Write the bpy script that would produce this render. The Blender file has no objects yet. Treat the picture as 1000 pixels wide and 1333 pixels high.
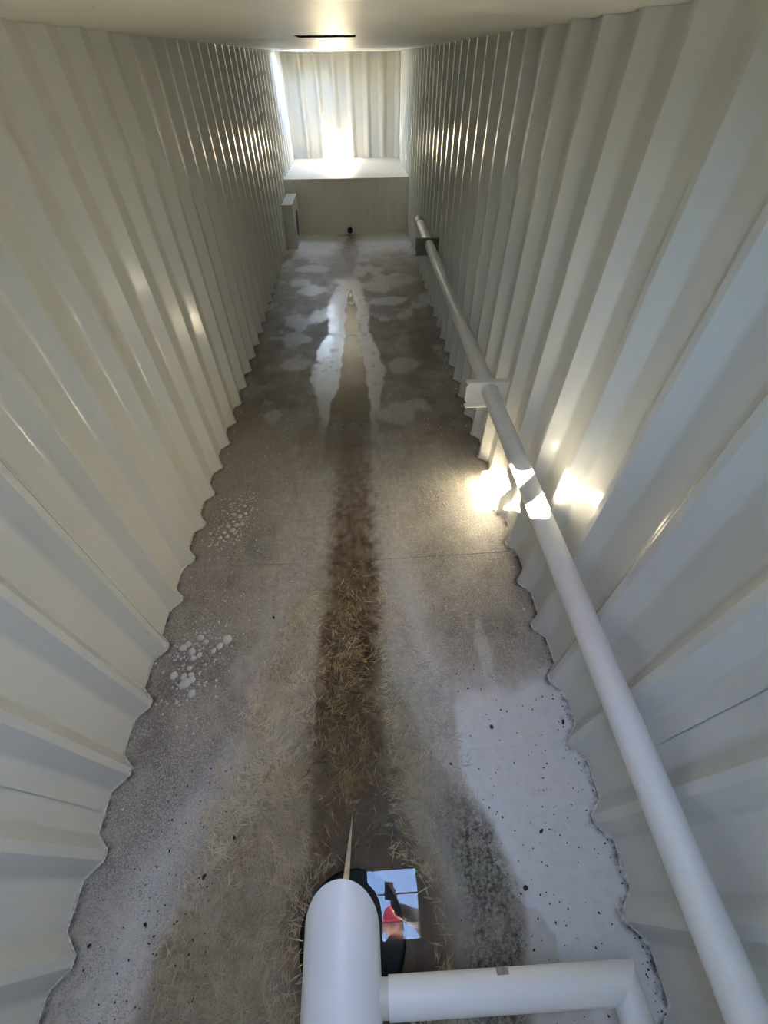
import bpy, bmesh, math, random
import numpy as np
from mathutils import Vector, Matrix

random.seed(7)
SC = bpy.context.scene
COL = SC.collection

# ------------------------------------------------------------------ camera
# world: X across the tank, Y along it (away from the camera), Z up, metres.
CAM_H = 2.45
CX, CY = 500.0, 666.5
v1 = Vector((454 - CX, 78 - CY)); v2 = Vector((504 - CX, 1150 - CY))
F = math.sqrt(-(v1.dot(v2)))
yc = Vector((v1.x, v1.y, F)).normalized()
zc = -Vector((v2.x, v2.y, F)).normalized()
xc_ = yc.cross(zc)
Rm = Matrix((xc_, yc, zc))                       # world = Rm @ (right, down, forward)
c_right, c_down, c_fwd = Rm.col[0].copy(), Rm.col[1].copy(), Rm.col[2].copy()
cam_d = bpy.data.cameras.new('camera')
cam = bpy.data.objects.new('camera', cam_d); COL.objects.link(cam)
cam_d.sensor_fit = 'VERTICAL'; cam_d.sensor_height = 24.0
cam_d.lens = F / 1333.0 * 24.0
cam_d.clip_start = 0.004; cam_d.clip_end = 500
M = Matrix.Identity(4)
for i in range(3):
    M[i][0] = c_right[i]; M[i][1] = -c_down[i]; M[i][2] = -c_fwd[i]
M[2][3] = CAM_H
cam.matrix_world = M
SC.camera = cam

# ------------------------------------------------------------------ light
SUN_DIR = Vector((0.44, 1.09, -1.10)).normalized()   # direction the sunlight travels
world = bpy.data.worlds.new('sky'); SC.world = world
world.use_nodes = True
wn = world.node_tree.nodes; wl = world.node_tree.links
bg = wn['Background']
sky = wn.new('ShaderNodeTexSky'); sky.sky_type = 'NISHITA'
sky.sun_disc = False
sky.sun_elevation = math.asin(-SUN_DIR.z)
sky.sun_rotation = math.atan2(-SUN_DIR.x, -SUN_DIR.y)
sky.altitude = 1200; sky.air_density = 1.0; sky.dust_density = 0.1; sky.ozone_density = 4.0
wb = wn.new('ShaderNodeMix'); wb.data_type = 'RGBA'; wb.blend_type = 'MULTIPLY'; wb.inputs[0].default_value = 1.0
wb.inputs[7].default_value = (1.12, .99, .86, 1)        # daylight balanced for open shade, over the whole sky
wl.new(sky.outputs[0], wb.inputs[6]); wl.new(wb.outputs[2], bg.inputs[0])
bg.inputs[1].default_value = 4.6
sun_d = bpy.data.lights.new('sun', 'SUN'); sun_d.energy = 125; sun_d.angle = 0.0093
sun_d.color = (1.0, 0.88, 0.68)
sun = bpy.data.objects.new('sun', sun_d); COL.objects.link(sun)
sun.rotation_euler = SUN_DIR.to_track_quat('-Z', 'Y').to_euler()
sun.location = (-3, -6, 9)

vs = SC.view_settings
vs.view_transform = 'Standard'; vs.look = 'None'; vs.gamma = 1.0
vs.use_curve_mapping = False
vs.exposure = 2.45
SC.cycles.max_bounces = 14
SC.cycles.diffuse_bounces = 12
SC.cycles.glossy_bounces = 6
SC.cycles.transparent_max_bounces = 12
SC.cycles.use_guiding = True
SC.cycles.sample_clamp_indirect = 10.0
SC.cycles.denoising_prefilter = 'ACCURATE'

# ------------------------------------------------------------------ numbers of the place
XL, XR = -1.29, 1.005          # inner crests of the corrugated side walls
DEPTH = 0.066                  # corrugation depth
PITCH, PHASE = 0.3305, 0.170
Y0, Y1 = -0.98, 12.02          # front and back wall
ZC = 2.565                     # underside of the roof
XM = -0.14                     # centre line of the tank
PLAT_Y, PLAT_Z = 9.72, 0.975
SLOPE, VEE = 0.012, 0.025
SUMP = (-0.155, -0.165, 0.225)
HATCH = [(-0.18, 0.27, -0.365, 0.09), (-0.37, 0.06, 4.32, 4.80), (-1.06, -0.62, 10.46, 10.91)]
WATER_Z = -0.0098
def zfloor(x, y): return SLOPE * y - VEE * (1 - np.minimum(np.abs(x - XM) / 1.15, 1.0))

# ------------------------------------------------------------------ helpers
def tag(o, label=None, cat=None, group=None, kind=None):
    if label: o['label'] = label
    if cat: o['category'] = cat
    if group: o['group'] = group
    if kind: o['kind'] = kind
    return o
def link(o, parent=None):
    COL.objects.link(o)
    if parent: o.parent = parent
    return o
def empty(name, loc=(0, 0, 0)):
    o = bpy.data.objects.new(name, None); COL.objects.link(o); o.location = loc
    o.empty_display_size = 0.05
    return o
def mesh_obj(name, verts, faces, mat, parent=None, smooth=False):
    me = bpy.data.meshes.new(name)
    me.from_pydata([tuple(map(float, v)) for v in verts], [], faces); me.update()
    if smooth: me.polygons.foreach_set('use_smooth', [True] * len(me.polygons))
    if mat: me.materials.append(mat)
    o = bpy.data.objects.new(name, me)
    link(o, parent)
    if parent: o.location = -Vector(parent.location)       # meshes are written in world coordinates
    return o
def bm_obj(name, bm, mat, parent=None, smooth=False):
    bmesh.ops.recalc_face_normals(bm, faces=bm.faces)
    me = bpy.data.meshes.new(name); bm.to_mesh(me); bm.free()
    if smooth: me.polygons.foreach_set('use_smooth', [True] * len(me.polygons))
    if mat: me.materials.append(mat)
    o = bpy.data.objects.new(name, me); link(o, parent)
    if parent: o.location = -Vector(parent.location)
    return o
def add_box(bm, x0, x1, y0, y1, z0, z1, bevel=0.0):
    r = bmesh.ops.create_cube(bm, size=1.0)
    vs_ = r['verts']
    for v in vs_:
        v.co = Vector(((x0 + x1) / 2 + v.co.x * (x1 - x0), (y0 + y1) / 2 + v.co.y * (y1 - y0), (z0 + z1) / 2 + v.co.z * (z1 - z0)))
    if bevel:
        es = list({e for v in vs_ for e in v.link_edges})
        bmesh.ops.bevel(bm, geom=es, offset=bevel, segments=2, affect='EDGES', profile=0.5)
def box(name, x0, x1, y0, y1, z0, z1, mat, parent=None, bevel=0.0):
    bm = bmesh.new(); add_box(bm, x0, x1, y0, y1, z0, z1, bevel)
    return bm_obj(name, bm, mat, parent)
def tube_bm(bm, path, radii, seg=24, caps=True):
    """rings along a polyline, radius per point"""
    path = [Vector(p) for p in path]
    n = len(path)
    if not hasattr(radii, '__len__'): radii = [radii] * n
    rings = []
    up = Vector((0, 0, 1))
    prev = None
    for i, p in enumerate(path):
        t = (path[min(i + 1, n - 1)] - path[max(i - 1, 0)]).normalized()
        a = up.cross(t)
        if a.length < 1e-3: a = Vector((1, 0, 0)).cross(t)
        if prev is not None:
            a = prev - t * prev.dot(t)
        a.normalize(); prev = a.copy()
        b = t.cross(a)
        rings.append([bm.verts.new(p + (a * math.cos(2 * math.pi * k / seg) + b * math.sin(2 * math.pi * k / seg)) * radii[i]) for k in range(seg)])
    for i in range(n - 1):
        for k in range(seg):
            bm.faces.new((rings[i][k], rings[i][(k + 1) % seg], rings[i + 1][(k + 1) % seg], rings[i + 1][k]))
    if caps:
        bm.faces.new(rings[0][::-1]); bm.faces.new(rings[-1])
    return rings
def auto_smooth(o, ang=40):
    me = o.data
    me.polygons.foreach_set('use_smooth', [True] * len(me.polygons))
    me.set_sharp_from_angle(angle=math.radians(ang))
    return o
def tube(name, path, radii, mat, parent=None, seg=24):
    bm = bmesh.new(); tube_bm(bm, path, radii, seg)
    return auto_smooth(bm_obj(name, bm, mat, parent), 50)

# value noise in numpy (for stain outlines)
def vnoise(x, y, seed=0):
    x = np.asarray(x, float); y = np.asarray(y, float)
    xi = np.floor(x).astype(np.int64); yi = np.floor(y).astype(np.int64)
    fx = x - xi; fy = y - yi
    fx = fx * fx * (3 - 2 * fx); fy = fy * fy * (3 - 2 * fy)
    def h(a, b):
        n = (a * 374761393 + b * 668265263 + seed * 1442695041) & 0xffffffff
        n = ((n ^ (n >> 13)) * 1274126177) & 0xffffffff
        return ((n ^ (n >> 16)) & 0xffff) / 65535.0
    return (h(xi, yi) * (1 - fx) + h(xi + 1, yi) * fx) * (1 - fy) + (h(xi, yi + 1) * (1 - fx) + h(xi + 1, yi + 1) * fx) * fy
def fbm(x, y, s, seed=0, oct=4):
    r = 0; a = 0.5; t = 0
    for i in range(oct):
        r = r + a * vnoise(x * s, y * s, seed + i * 17); t += a; a *= 0.5; s *= 2.03
    return r / t
def sstep(a, b, x):
    t = np.clip((x - a) / (b - a), 0, 1); return t * t * (3 - 2 * t)

# ------------------------------------------------------------------ materials
class NT:
    def __init__(s, name):
        s.m = bpy.data.materials.new(name); s.m.use_nodes = True
        s.t = s.m.node_tree; s.n = s.t.nodes; s.l = s.t.links
        s.b = s.n['Principled BSDF']; s.out = s.n['Material Output']
    def new(s, ty, **kw):
        n = s.n.new(ty)
        for k, v in kw.items(): setattr(n, k, v)
        return n
    def put(s, sock, v):
        if isinstance(v, bpy.types.NodeSocket): s.l.new(v, sock)
        else: sock.default_value = v
    def math(s, op, a, b=0.0, clamp=False):
        n = s.new('ShaderNodeMath', operation=op, use_clamp=clamp); s.put(n.inputs[0], a); s.put(n.inputs[1], b); return n.outputs[0]
    def mix(s, f, a, b):
        n = s.new('ShaderNodeMix', data_type='RGBA'); s.put(n.inputs[0], f)
        for sock, v in ((n.inputs[6], a), (n.inputs[7], b)):
            s.put(sock, (*v, 1) if isinstance(v, tuple) and len(v) == 3 else v)
        return n.outputs[2]
    def ramp(s, f, a, b, lo=0.0, hi=1.0):
        n = s.new('ShaderNodeMapRange', interpolation_type='SMOOTHSTEP'); s.put(n.inputs[0], f)
        for i, v in enumerate((a, b, lo, hi)): n.inputs[i + 1].default_value = v
        return n.outputs[0]
    def coord(s):
        return s.new('ShaderNodeTexCoord').outputs['Object']
    def map(s, v, sc):
        n = s.new('ShaderNodeMapping'); s.l.new(v, n.inputs[0]); n.inputs['Scale'].default_value = sc; return n.outputs[0]
    def noise(s, v, sc, det=4, rough=0.55):
        n = s.new('ShaderNodeTexNoise'); s.l.new(v, n.inputs['Vector']); n.inputs['Scale'].default_value = sc
        n.inputs['Detail'].default_value = det; n.inputs['Roughness'].default_value = rough; return n.outputs['Fac']
    def voro(s, v, sc, feat='F1', rnd=1.0):
        n = s.new('ShaderNodeTexVoronoi', feature=feat); s.l.new(v, n.inputs['Vector']); n.inputs['Scale'].default_value = sc
        n.inputs['Randomness'].default_value = rnd; return n
    def attr(s, name):
        n = s.new('ShaderNodeAttribute'); n.attribute_name = name; return n.outputs['Fac']
    def bump(s, h, st, dist, prev=None):
        n = s.new('ShaderNodeBump'); s.l.new(h, n.inputs['Height']); n.inputs['Strength'].default_value = st
        n.inputs['Distance'].default_value = dist
        if prev: s.l.new(prev, n.inputs['Normal'])
        return n.outputs[0]
    def set(s, **kw):
        for k, v in kw.items():
            s.put(s.b.inputs[k.replace('_', ' ')], (*v, 1) if isinstance(v, tuple) and len(v) == 3 else v)
        return s.m

def paint(name, col, dark, rough=0.26, specks=True, wave=0.0, blotch=.5):
    t = NT(name); c = t.coord()
    n1 = t.noise(c, 1.7, 5); n2 = t.noise(t.map(c, (6, 6, .6)), 2.2, 4)
    if blotch:
        f = t.math('MULTIPLY', t.math('MULTIPLY', t.ramp(n1, .35, .8), t.ramp(n2, .35, .75)), blotch)
        colr = t.mix(f, col, dark)
    else:
        colr = t.mix(0.0, col, dark)
    if specks:
        v = t.voro(c, 5.0); d = t.ramp(v.outputs['Distance'], .018, .03, 1.0, 0.0)
        keep = t.math('GREATER_THAN', t.math('ADD', v.outputs['Color'], 0.0), .80)
        colr = t.mix(t.math('MULTIPLY', d, keep), colr, (.07, .05, .035))
    r = rough
    if wave: t.set(Normal=t.bump(t.noise(c, 1.1, 2), wave, .05))
    return t.set(Base_Color=colr, Roughness=r)

M_WALL = paint('cream_tank_paint', (.655, .658, .61), (.62, .60, .53), .17, blotch=0)
M_WALLB = paint('dusty_cream_paint', (.60, .575, .505), (.47, .42, .32), .52, blotch=.8)
M_CEIL = paint('roof_underside_paint', (.82, .81, .73), (.72, .69, .59), .40, wave=.06, blotch=0)
M_PIPE = paint('pale_pipe_paint', (.78, .78, .76), (.70, .70, .68), .42, specks=False, blotch=0)
M_SIDEPIPE = paint('side_pipe_paint', (.74, .74, .71), (.55, .54, .50), .48, specks=False, blotch=.8)

def plain(name, col, rough=.5, metal=0.0, var=.25, sc=30.0, bump=.1):
    t = NT(name); c = t.coord(); n = t.noise(c, sc, 4)
    dk = tuple(v * (1 - var) for v in col); lt = tuple(min(1, v * (1 + var)) for v in col)
    return t.set(Base_Color=t.mix(t.ramp(n, .3, .7), dk, lt), Roughness=rough, Metallic=metal, Normal=t.bump(n, bump, .004))
M_RUST = plain('rusty_steel', (.085, .03, .014), .8)
M_DARK = plain('black_residue', (.012, .009, .007), .55)
M_BRACK = plain('galvanised_bracket', (.80, .78, .72), .35, 0.0, .03, 8, 0)
M_BRACKD = plain('soiled_bracket', (.16, .145, .12), .5)
M_TAB = plain('stained_tab', (.36, .27, .17), .6)
M_WELD = plain('weld_bead_paint', (.60, .585, .54), .4, 0, .25, 60)
M_SALT = plain('white_salt', (.66, .65, .61), .75, 0, .12, 80, .3)
M_NEEDLE = plain('tan_crystal', (.33, .225, .095), .55, 0, .35, 9)
M_NEEDLE2 = plain('pale_crystal', (.55, .475, .33), .6, 0, .2, 9)
M_CHIP = plain('dark_chip', (.03, .022, .016), .7)
M_BAR = plain('dark_steel_bar', (.05, .05, .055), .5)
M_SLIVER = plain('tan_sliver', (.62, .51, .36), .45, 0, .15)
M_SKIN = plain('skin', (.52, .30, .21), .55, 0, .1, 12)
M_SHIRT = plain('grey_brown_shirt', (.11, .095, .08), .9, 0, .2)
M_TROUSERS = plain('dark_trousers', (.04, .045, .06), .9)
M_CAP = plain('red_cap_cloth', (.70, .03, .07), .85, 0, .1)
M_BEARD = plain('brown_beard', (.10, .06, .035), .95, 0, .4, 60, .6)
M_PHONE = plain('black_phone_shell', (.012, .012, .014), .3, 0, .1)
M_LENS = plain('lens_glass', (.01, .01, .015), .08, 0, .1)
M_BOOT = plain('brown_boot', (.09, .05, .03), .7)
M_EYE = plain('eye_white', (.7, .7, .68), .3, 0, .05)

# floor: stains, residues and a painted-in reflection come from named masks that are worked out per vertex below
def floor_material():
    t = NT('stained_tank_floor'); c = t.coord()
    A = t.attr
    g = t.voro(c, 120.0); g2 = t.voro(c, 42.0)
    fine = t.noise(c, 130.0, 3, .7); mid = t.noise(c, 22.0, 5, .65); big = t.noise(c, 3.0, 5, .6)
    streak = t.noise(t.map(c, (1, .18, 1)), 26.0, 4, .6)
    # bare painted plate / dirt film
    base = t.mix(t.ramp(mid, .35, .68), (.44, .40, .34), (.58, .54, .47))
    base = t.mix(t.math('MULTIPLY', t.ramp(streak, .45, .7), .5), base, (.36, .31, .25))
    # brown film on the far plates
    base = t.mix(t.math('MULTIPLY', A('film'), t.ramp(big, .2, .62, .55, 1.0)), base, (.20, .16, .115))
    # grey granular scale: pale grains with dark gaps
    grain = t.ramp(g.outputs['Distance'], .25, .62)
    scale = t.mix(grain, (.52, .495, .455), (.29, .26, .225))
    scale = t.mix(t.math('MULTIPLY', t.ramp(mid, .5, .72), .7), scale, (.33, .29, .25))
    base = t.mix(A('scale'), base, scale)
    # tan crystal crust
    tan = t.mix(t.ramp(t.math('ADD', t.math('MULTIPLY', fine, .5), t.math('MULTIPLY', mid, .5)), .38, .58), (.29, .235, .14), (.50, .43, .30))
    base = t.mix(A('tan'), base, tan)
    # pale residue, plus the far wet film's bright reflection painted in
    base = t.mix(A('pale'), base, t.mix(t.ramp(fine, .3, .7), (.60, .59, .56), (.72, .715, .69)))
    # clean paint on the right
    cl = t.mix(t.ramp(mid, .4, .7), (.72, .72, .72), (.66, .66, .655))
    base = t.mix(A('clean'), base, cl)
    # dark brown silt of the centre line
    silt = t.mix(t.ramp(t.math('ADD', t.math('MULTIPLY', mid, .4), t.math('MULTIPLY', streak, .6)), .35, .65), (.050, .024, .005), (.140, .074, .018))
    base = t.mix(A('silt'), base, silt)
    # black speckled sludge
    bl = t.math('MULTIPLY', A('sludge'), t.ramp(t.math('ADD', t.math('MULTIPLY', t.noise(c, 60.0, 5, .75), .75), t.math('MULTIPLY', mid, .35)), .42, .68))
    base = t.mix(bl, base, (.045, .035, .024))
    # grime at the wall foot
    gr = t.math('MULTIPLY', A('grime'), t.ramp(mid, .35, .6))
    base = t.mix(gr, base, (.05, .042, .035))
    # pepper specks
    v = t.voro(c, 30.0); d = t.ramp(v.outputs['Distance'], .07, .13, 1.0, 0.0)
    keep = t.math('GREATER_THAN', v.outputs['Color'], .72)
    base = t.mix(t.math('MULTIPLY', d, keep), base, (.04, .03, .025))
    # fine dark grit over everything but the clean paint
    grit = t.math('MULTIPLY', t.ramp(t.noise(c, 170.0, 3, .8), .50, .64), t.math('SUBTRACT', 1.0, t.math('MAXIMUM', A('clean'), A('wet'))))
    base = t.mix(t.math('MULTIPLY', grit, t.ramp(t.noise(c, 7.0, 4, .6), .3, .65, .25, .85)), base, (.11, .09, .07))
    wet = A('wet'); chan = A('chan')
    base = t.mix(t.math('MULTIPLY', chan, .75), base, (.13, .095, .05))
    rough = t.ramp(mid, .3, .7, .42, .62)
    rough = t.math('ADD', t.math('MULTIPLY', rough, t.math('SUBTRACT', 1.0, wet)), t.math('MULTIPLY', wet, t.math('SUBTRACT', .30, t.math('MULTIPLY', chan, .22))))
    h = t.math('ADD', t.math('MULTIPLY', fine, .5), t.math('MULTIPLY', t.math('SUBTRACT', 1.0, g.outputs['Distance']), A('scale')))
    n = t.n.new('ShaderNodeBump'); t.l.new(h, n.inputs['Height']); n.inputs['Distance'].default_value = .005
    t.l.new(t.math('MULTIPLY', t.math('SUBTRACT', 1.0, wet), .55), n.inputs['Strength'])
    return t.set(Base_Color=base, Roughness=rough, Normal=n.outputs[0], Coat_Weight=t.math('MULTIPLY', wet, .8), Coat_Roughness=t.math('SUBTRACT', .26, t.math('MULTIPLY', chan, .20)))
M_FLOOR = floor_material()

def water_material():
    t = NT('brownish_water')
    for n in list(t.n):
        if n != t.out: t.n.remove(n)
    fr = t.new('ShaderNodeFresnel'); fr.inputs[0].default_value = 1.34
    tr = t.new('ShaderNodeBsdfTransparent'); tr.inputs[0].default_value = (.955, .925, .86, 1)
    gl = t.new('ShaderNodeBsdfGlossy'); gl.inputs['Roughness'].default_value = 0.0
    gl.inputs['Color'].default_value = (.60, .60, .60, 1)
    mx = t.new('ShaderNodeMixShader')
    t.l.new(fr.outputs[0], mx.inputs[0]); t.l.new(tr.outputs[0], mx.inputs[1]); t.l.new(gl.outputs[0], mx.inputs[2])
    t.l.new(mx.outputs[0], t.out.inputs['Surface'])
    return t.m
M_WATER = water_material()

# ------------------------------------------------------------------ corrugated sheet profile
def fillet(pts, seg=5):
    out = [pts[0]]
    for i in range(1, len(pts) - 1):
        r = .005 if pts[i][1] < .01 else .035
        p0, p, p1 = (Vector(q) for q in pts[i - 1:i + 2])
        a = (p0 - p); b = (p1 - p); la, lb = a.length, b.length
        a.normalize(); b.normalize()
        ang = a.angle(b)
        d = min(r / math.tan(ang / 2), la * .49, lb * .49)
        s, e = p + a * d, p + b * d
        out.append(tuple(s + a * min(.002, max(0, la * .5 - d) * .5)))
        for k in range(seg + 1):
            u = k / seg
            q = (s * (1 - u) ** 2 + p * 2 * u * (1 - u) + e * u * u)
            out.append(tuple(q))
        out.append(tuple(e + b * min(.002, max(0, lb * .5 - d) * .5)))
    out.append(pts[-1])
    return out
def profile(u0, u1, phase):
    """(u, depth) along the sheet; depth 0 at a crest, DEPTH in a trough"""
    pts = [(u0, DEPTH)]
    k0 = math.ceil((u0 - phase) / PITCH)
    k = k0
    while phase + k * PITCH < u1:
        c = phase + k * PITCH
        for du, dd in ((-.082, DEPTH), (-.017, 0), (.017, 0), (.082, DEPTH)):
            if u0 + .004 < c + du < u1 - .004: pts.append((c + du, dd))
        k += 1
    pts.append((u1, DEPTH))
    return fillet(pts)
def panel_sides(name, u0, u1, phase, place, z0f, z1, mat, parent):
    pr = profile(u0, u1, phase)
    vsx, fs = [], []
    rows = 2
    for (u, d) in pr:
        zb = z0f(u)
        for r in range(rows):
            vsx.append(place(u, d, zb + (z1 - zb) * r / (rows - 1)))
    for i in range(len(pr) - 1):
        for r in range(rows - 1):
            a = i * rows + r
            fs.append((a, a + rows, a + rows + 1, a + 1))
    return mesh_obj(name, vsx, fs, mat, parent, smooth=True)

def wall_depth(y):                        # trough depth at y, vectorised (for grime along the foot)
    q = np.abs(((np.asarray(y) - PHASE + PITCH / 2) % PITCH) - PITCH / 2)
    return DEPTH * sstep(.012, .088, q)

def struct(o): o['kind'] = 'structure'; return o

# side walls: plain outer sheet, corrugated panels welded to it
seams = [Y0] + [PHASE + PITCH * (k + .5) for k in (-.0, 6, 12, 18, 24, 30)] + [Y1]
for side, xi, sgn, nm in ((-1, XL, -1, 'wall_left'), (1, XR, 1, 'wall_right')):
    xo = xi + sgn * (DEPTH + .006)
    bx0, bx1 = (xo - .012, xo) if sgn < 0 else (xo, xo + .012)
    wall = struct(box(nm, bx0, bx1, Y0 - .01, Y1 + .09, -.12, ZC + .02, M_WALL))
    for a, b in zip(seams[:-1], seams[1:]):
        place = lambda u, d, z, xi=xi, sgn=sgn: (xi + sgn * d, u, z)
        panel_sides('wall_panel', a + .0015, b - .0015, PHASE, place, lambda u: SLOPE * u - .045, ZC - .001, M_WALL, wall)
# back wall
wall = struct(box('wall_back', XL - DEPTH - .02, XR + DEPTH + .02, Y1 + DEPTH + .006, Y1 + DEPTH + .02, -.1, ZC + .02, M_WALLB))
bs = [XL - DEPTH, -.15, XR + DEPTH]
for a, b in zip(bs[:-1], bs[1:]):
    panel_sides('wall_panel', a + .001, b - .001, -.985, lambda u, d, z: (u, Y1 + d, z), lambda u: PLAT_Z - .02, ZC - .001, M_WALLB, wall)
# front wall (behind the camera)
struct(box('wall_front', XL - DEPTH - .02, XR + DEPTH + .02, Y0 - .02, Y0, -.12, ZC + .02, M_WALL))

# ------------------------------------------------------------------ roof
def roof():
    xs = sorted({XL - DEPTH - .02, XR + DEPTH + .02, *[h[0] for h in HATCH], *[h[1] for h in HATCH]})
    ys = sorted({Y0 - .02, Y1 + DEPTH + .02, *[h[2] for h in HATCH], *[h[3] for h in HATCH]})
    def dense(a, st):
        o = []
        for p, q in zip(a[:-1], a[1:]):
            n = max(1, int((q - p) / st)); o += [p + (q - p) * i / n for i in range(n)]
        return o + [a[-1]]
    xs, ys = dense(xs, .12), dense(ys, .16)
    inside = lambda x, y: any(h[0] < x < h[1] and h[2] < y < h[3] for h in HATCH)
    bm = bmesh.new(); V = {}
    def dz(x, y):
        if any(h[0] - .02 < x < h[1] + .02 and h[2] - .02 < y < h[3] + .02 for h in HATCH): return 0
        e = min(1.0, max(0, min(x - XL, XR - x)) / .3)
        return e * (.004 * math.sin(y * 5.1 + .6) + .003 * math.sin(x * 4.3 + y * 2.2) - .004)
    for i, x in enumerate(xs):
        for j, y in enumerate(ys):
            V[i, j, 0] = bm.verts.new((x, y, ZC + dz(x, y))); V[i, j, 1] = bm.verts.new((x, y, ZC + .018))
    key = {}
    for i in range(len(xs) - 1):
        for j in range(len(ys) - 1):
            if not inside((xs[i] + xs[i + 1]) / 2, (ys[j] + ys[j + 1]) / 2): key[i, j] = 1
    for (i, j) in key:
        q = [(i, j), (i + 1, j), (i + 1, j + 1), (i, j + 1)]
        bm.faces.new([V[a, b, 0] for a, b in q][::-1]); bm.faces.new([V[a, b, 1] for a, b in q])
        for k, (di, dj) in enumerate(((0, -1), (1, 0), (0, 1), (-1, 0))):
            if (i + di, j + dj) not in key:
                a, b = q[k], q[(k + 1) % 4]
                bm.faces.new((V[(*a, 0)], V[(*b, 0)], V[(*b, 1)], V[(*a, 1)]))
    for v in [v for v in bm.verts if not v.link_faces]: bm.verts.remove(v)
    return auto_smooth(bm_obj('ceiling', bm, M_CEIL), 30)
struct(roof())

# ------------------------------------------------------------------ floor plates
cuts = [Y0, .50, 1.75, 3.07, 5.31, 7.55, PLAT_Y + .02]
floor = struct(box('floor', XL - DEPTH - .02, XR + DEPTH + .02, Y0, PLAT_Y + .1, -.34, -.32, M_DARK))
X = np.arange(XL - DEPTH - .012, XR + DEPTH + .015, .0145)
def ell(x, y, cx, cy, rx, ry, s=0):
    d = np.sqrt(((x - cx) / rx) ** 2 + ((y - cy) / ry) ** 2) + (fbm(x, y, 4, s) - .5) * 1.5
    return 1 - sstep(.75, 1.05, d)
def interp(y, ys, vs_): return np.interp(y, ys, vs_)
def masks(x, y):
    n1 = fbm(x, y, 3, 1) - .5; n2 = fbm(x, y, 9, 2) - .5; n3 = fbm(x, y, 30, 3) - .5
    m = {}
    # dark silt stripe down the centre
    L = interp(y, [-.9, .1, .3, .64, 1.07, 1.82, 2.45, 3.28, 4.2, 5.2, 7, 8.0, 8.6, 9.7], [-.36, -.38, -.38, -.37, -.36, -.32, -.30, -.28, -.25, -.22, -.2, -.24, -.32, -.20]) + n2 * .10
    R = interp(y, [-.9, .1, .3, .64, 1.07, 1.82, 2.45, 3.28, 4.2, 5.2, 7, 8.0, 8.6, 9.7], [.16, .14, .08, .03, .03, .04, .03, .0, .02, -.02, -.05, -.02, .06, -.06]) + n2 * .10
    s = sstep(-.05, .08, x - L + n3 * .08) * sstep(-.05, .08, R - x + n3 * .08)
    st = interp(y, [-.9, .2, 1.2, 1.8, 2.4, 3.2, 4, 5.5, 7.5, 9.4], [1, 1, .97, .85, .75, .55, .25, .12, .25, .8])
    m['silt'] = np.clip(s * st * (1 + n3 * .8), 0, 1)
    # sunken silt around the sump mouth
    ds = np.hypot((x - SUMP[0]) - .06, (y - SUMP[1]) - .02) + n2 * .12
    m['silt'] = np.maximum(m['silt'], 1 - sstep(.26, .46, ds))
    # narrow darker line of the V
    m['silt'] = np.maximum(m['silt'], (1 - sstep(.012, .03, np.abs(x - XM + n2 * .02))) * interp(y, [.2, 1.5, 3.5, 4.2], [.3, .9, .6, 0]))
    # tan crystal crust either side of it
    L = interp(y, [-.9, -.11, .21, .54, .86, 1.34, 1.69, 2.3], [-1.0, -.98, -.87, -.75, -.72, -.6, -.43, -.33]) + n1 * .14
    R = interp(y, [-.9, .1, .26, .6, 1.04, 1.66, 2.3], [.3, .25, .25, .25, .16, .1, .05]) + n1 * .14
    m['tan'] = sstep(0, .08, x - L) * sstep(0, .10, R - x) * (1 - sstep(1.3, 2.3, y + n1 * .4)) * (.85 + n2 * .8)
    # clean paint, front right
    E = interp(y, [-.9, -.26, -.15, -.03, .16, .38, .56, .80], [.46, .53, .57, .57, .51, .40, .39, .41]) + n2 * .05
    m['clean'] = sstep(0, .04, x - E) * (1 - sstep(.66, .98, y + n2 * .25 + n1 * .2))
    # black sludge inside that edge
    band = sstep(-.30, -.14, x - E) * (1 - sstep(-.03, .015, x - E)) * (1 - sstep(.12, .42, y))
    m['sludge'] = np.clip(band * (.95 + n2 * 2.2 + n1), 0, 1)
    m['sludge'] = np.maximum(m['sludge'], sstep(.42, .62, fbm(x, y, 5, 9)) * .45 * sstep(.3, .6, y) * (1 - sstep(1.7, 2.6, y)) * (1 - m['clean']) * sstep(.0, .3, np.abs(x - XM) - .25))
    # grey scale on both sides further up
    sl = (1 - sstep(-.95, -.62, x + n1 * .3)) * (1 - sstep(2.6, 3.8, y)) * sstep(-.25, .25, y + n1 * .3)
    sr = sstep(.2, .5, x + n1 * .3) * (1 - sstep(2.2, 3.2, y)) * sstep(.75, 1.1, y)
    m['scale'] = np.clip((sl + sr * .75) * (.9 + n2), 0, 1)
    # pale residue: smooth borders of the pool, dried puddles, far end
    p = 0
    pl = interp(y, [-.9, -.34, -.13, .16, .39, .54], [-1.10, -1.10, -1.10, -1.0, -.86, -.78]) + n2 * .04
    p = np.maximum(p, np.exp(-((x - pl) / .10) ** 2) * (1 - sstep(.5, .75, y)) * .5)
    pr = interp(y, [.4, .72, 1.03, 1.65, 2.6], [.38, .36, .29, .20, .12]) + n2 * .06
    p = np.maximum(p, np.exp(-((x - pr) / .09) ** 2) * sstep(.3, .6, y) * (1 - sstep(1.4, 2.2, y)) * .55)
    for i, (cx, cy, rx, ry, a) in enumerate(((-.68, 6.82, .30, .22, .5), (.43, 6.36, .30, .18, .5), (.30, 6.97, .26, .32, .4), (-.78, 4.60, .17, .22, .45),
            (.48, 4.52, .17, .18, .35), (-.84, 5.24, .28, .14, .45), (-.86, 7.75, .26, .25, .4), (.42, 3.75, .24, .35, .15), (-.75, 3.5, .3, .35, .10),
            (.66, 1.05, .035, .28, .6), (.33, .8, .025, .2, .5), (.62, 7.2, .35, .3, .3))):
        p = np.maximum(p, ell(x, y, cx, cy, rx, ry, 30 + i) * a)
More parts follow.
